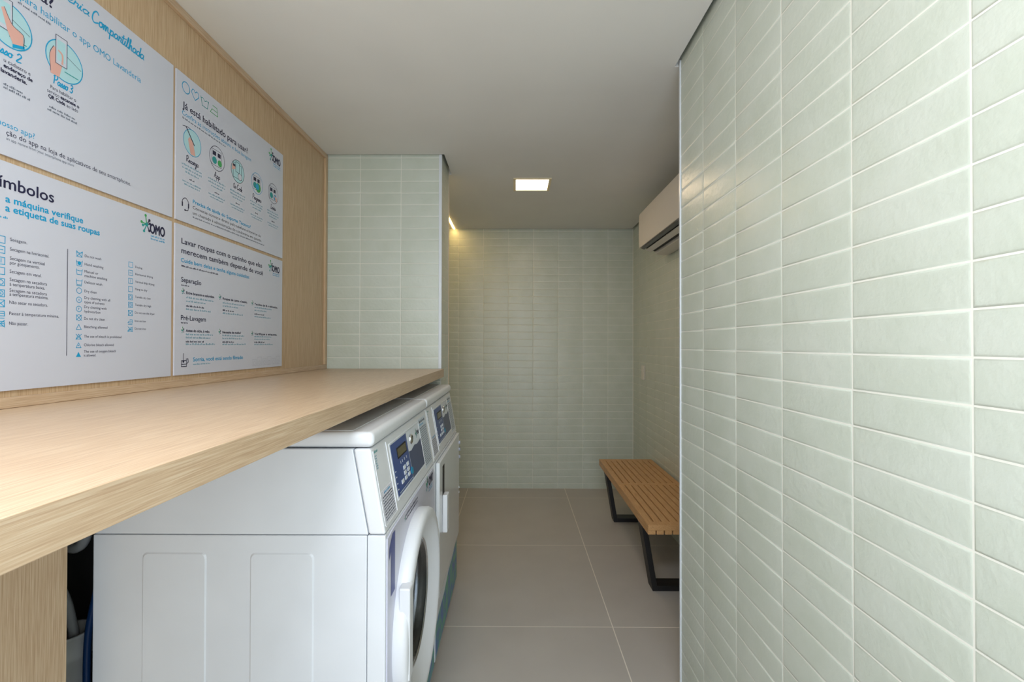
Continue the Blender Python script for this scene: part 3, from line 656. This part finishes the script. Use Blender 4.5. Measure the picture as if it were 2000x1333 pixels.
        i.poly([(.040, .69), (.040, .628), (.078, .628), (.078, .778), (.052, .778), (.022, .752), (.022, .725), (.040, .738)], 'digit')
        i.build('number', root)['label'] = 'blue figure 1'
        i = Ink(PF)
        for q, (a, z) in enumerate(((.20, .768), (.20, .757))): i.fine(a, .36, z, .007, 'navy')
        splat(i, .19, .766, .007); i.build('lettering', root)
        i = Ink(PF); splat(i, .52, .765, .020); i.text('OMO', .55, .63, .748, .030, 'navy', .002); i.fine(.55, .62, .737, .006, 'cyan'); i.fine(.55, .62, .727, .006, 'cyan'); i.build('logo', root)
    else:
        d = MB(); d.box(.001, .016, .028, W - .010, .2625, .787, 'gloss'); dd = d.build('door', root, bevel=.004, seg=3)
        g = MB(); g.box(.0155, .0168, .100, .146, .560, .756, 'dark'); g.build('handle_recess', dd)
        g = MB(); g.box(.016, .036, .098, .150, .488, .640, 'enamel2'); g.build('door_handle', dd, bevel=.004, seg=3)
        for z in (.735, .700, .660): g = MB(); g.box(.010, .022, W - .012, W - .003, z - .009, z + .009, 'steel'); g.build('hinge', dd, bevel=.001)
        for z in (.50, .475): g = MB(); g.box(.010, .018, W - .012, W - .004, z - .005, z + .005, 'chrome'); g.build('hinge', dd)
    return root
machine(1.125, 'w', 'white washing machine with a round glass door and blue figure 1, nearer of the two', 'washing_machine')
machine(1.813, 'd', 'white tumble dryer with a square door, between the washer and the tiled pillar', 'tumble_dryer')

# ------------------------------------------------------------------ service bay behind the washer
b = MB(); cx, cy = -1.186, 1.25
b.lathez([(.0001, 0), (.044, 0), (.048, .01), (.050, .42), (.055, .425), (.055, .436), (.052, .442), (.052, .478), (.055, .482), (.055, .488), (.047, .488), (.046, .44), (.0001, .44)], (cx, cy, 0), 'pail', 48)
tag(b.build('filter_housing'), 'grey round container on the floor in the dark gap beside the washer', 'container')
b = MB(); b.tube([(-1.34, 1.22, .80), (-1.30, 1.22, .72), (-1.20, 1.24, .61), (-1.172, 1.25, .50), (-1.168, 1.25, .446)], .011, 'hose_g')
tag(b.build('drain_hose'), 'grey hose hanging into the round container in the gap', 'hose')
b = MB(); b.tube([(-1.34, 1.34, .80), (-1.28, 1.32, .745), (-1.235, 1.30, .700), (-1.205, 1.29, .690), (-1.180, 1.29, .712), (-1.176, 1.30, .78), (-1.20, 1.33, .86), (-1.30, 1.34, .90)], .014, 'pipe')
tag(b.build('bent_pipe'), 'pale curved pipe in the dark gap just under the worktop', 'pipe')
b = MB(); b.tube([(-1.05, 1.19, 1.0), (-1.05, 1.19, .80), (-1.05, 1.19, .66), (-1.075, 1.19, .52), (-1.078, 1.19, .36), (-1.07, 1.19, .2), (-1.06, 1.2, .009)], .008, 'hose_b')
tag(b.build('water_hose'), 'blue water hose running down behind the washer', 'hose')

# ------------------------------------------------------------------ bench
BX0, BX1, BY0, BY1, BZ = .632, 1.018, 2.234, 3.520, .400
bench = empty('slatted_bench', ((BX0 + BX1) / 2, (BY0 + BY1) / 2, 0)); tag(bench, 'slatted wooden bench on black metal frames along the right wall', 'bench')
ox, oy = (BX0 + BX1) / 2, (BY0 + BY1) / 2; hw = (BX1 - BX0) / 2; hl = (BY1 - BY0) / 2
pw = 2 * hw / 10; cr = .046; ym = BY0 + .66 - oy
for k in range(10):
    a = -hw + k * pw + (.003 if k else 0); e = -hw + (k + 1) * pw - (.003 if k < 9 else 0)
    sl = MB(); sl.box(a, e, -hl, hl, BZ - .045, BZ - .026, 'teak'); sl.box(a, e, -hl + cr, ym - .02, BZ - .026, BZ, 'teak'); sl.box(a, e, ym + .02, hl - cr, BZ - .026, BZ, 'teak')
    sl.build('slat', bench, bevel=.001)
for p, q in ((-hl, -hl + cr - .0003), (ym - .0197, ym + .0197), (hl - cr + .0003, hl)):
    cbm = MB(); cbm.box(-hw, hw, p, q, BZ - .0258, BZ + .0002, 'teak'); cbm.build('cross_board', bench, bevel=.001)
for yy in (2.405, 3.335):
    lg = MB(); y0, y1 = yy - oy, yy + .08 - oy; th = .027; xt = hw - .012; xb = hw - .072; zt = BZ - .0452
    def xo(z): return xb + (xt - xb) * z / zt
    for sg in (-1, 1):
        lg.prism([(sg * xo(0), 0), (sg * (xo(0) - th), 0), (sg * (xo(zt) - th), zt), (sg * xo(zt), zt)], y0, y1, 'iron')
    lg.prism([(-(xo(0) - th), 0), (xo(0) - th, 0), (xo(th) - th, th), (-(xo(th) - th), th)], y0, y1, 'iron')
    lg.prism([(-(xo(zt) - th), zt), (xo(zt) - th, zt), (xo(zt - .02) - th, zt - .02), (-(xo(zt - .02) - th), zt - .02)], y0, y1, 'iron')
    lg.build('leg', bench, bevel=.0012)

# ------------------------------------------------------------------ air conditioner, switch, lamps
ac = empty('air_conditioner', (XR2, 2.72, 1.85)); tag(ac, 'white split air conditioner mounted high on the right wall', 'air conditioner')
def acp(name, prof, y0, y1, k, bevel=.003, parent=ac): 
    mb = MB(); mb.prism([(x - XR2, z - 1.85) for x, z in prof], y0 - 2.72, y1 - 2.72, k); return mb.build(name, parent, bevel=bevel, seg=3)
acp('body', [(1.030, 1.852), (.985, 1.850), (.938, 1.858), (.932, 1.93), (.850, 1.95), (.850, 2.128), (.872, 2.140), (1.030, 2.142)], 2.292, 3.148, 'ac', .004)
acp('front_panel', [(.832, 1.898), (.849, 1.900), (.849, 2.136), (.842, 2.134), (.831, 2.118), (.829, 2.0)], 2.288, 3.152, 'ac', .003)
acp('outlet', [(.850, 1.902), (.931, 1.872), (.931, 1.928), (.850, 1.948)], 2.31, 3.13, 'dark', 0)
acp('louver', [(.839, 1.8925), (.859, 1.884), (.861, 1.889), (.842, 1.897)], 2.312, 3.128, 'acg', .001)
acp('louver', [(.868, 1.881), (.902, 1.867), (.905, 1.872), (.871, 1.887)], 2.312, 3.128, 'ac', .001)
sw = MB(); sw.box(-.008, 0, -.0375, .0375, -.057, .057, 'plate'); so = sw.build('light_switch', bevel=.002, loc=(XR2 - .0005, 3.77, 1.030)); tag(so, 'small white switch plate on the right tiled wall above the bench', 'switch')
rk = MB(); rk.box(-.011, -.008, -.011, .011, -.022, .022, 'plate'); rk.build('rocker', so, bevel=.001)
dl = empty('ceiling_light', (.107, 2.955, ZC)); tag(dl, 'square recessed ceiling light glowing warm white', 'light')
mb = MB(); q = .116; i_ = .1
for a in ((-q, -i_, -q, q), (i_, q, -q, q), (-i_, i_, -q, -i_), (-i_, i_, i_, q)): mb.box(*a, -.005, -.0004, 'lamp_rim')
mb.build('frame', dl)
mb = MB(); mb.box(-i_, i_, -i_, i_, -.0036, -.0006, 'lamp'); mb.build('diffuser', dl)
area('downlight_beam', (.107, 2.955, ZC - .02), (0, 0, 0), .19, .19, 1.0, (1, .74, .5))
pl = empty('added_panel_light', (-.22, -.25, ZC)); tag(pl, 'flat square white panel light added in the ceiling behind the viewer', 'light')  # unseen fixture added to brighten the floor and machine fronts
mb = MB(); q = .31; i_ = .29
for a in ((-q, -i_, -q, q), (i_, q, -q, q), (-i_, i_, -q, -i_), (-i_, i_, i_, q)): mb.box(*a, -.008, -.0004, 'plate')
mb.build('frame', pl); mb = MB(); mb.box(-i_, i_, -i_, i_, -.006, -.0006, 'added_lamp_cool'); mb.build('diffuser', pl)
led = MB(); led.box(-.006, .006, -.66, .66, -.003, -.0004, 'led'); tag(led.build('led_strip', loc=(-.528, 3.43, ZC)), 'thin glowing led strip in the ceiling behind the pillar', 'light')
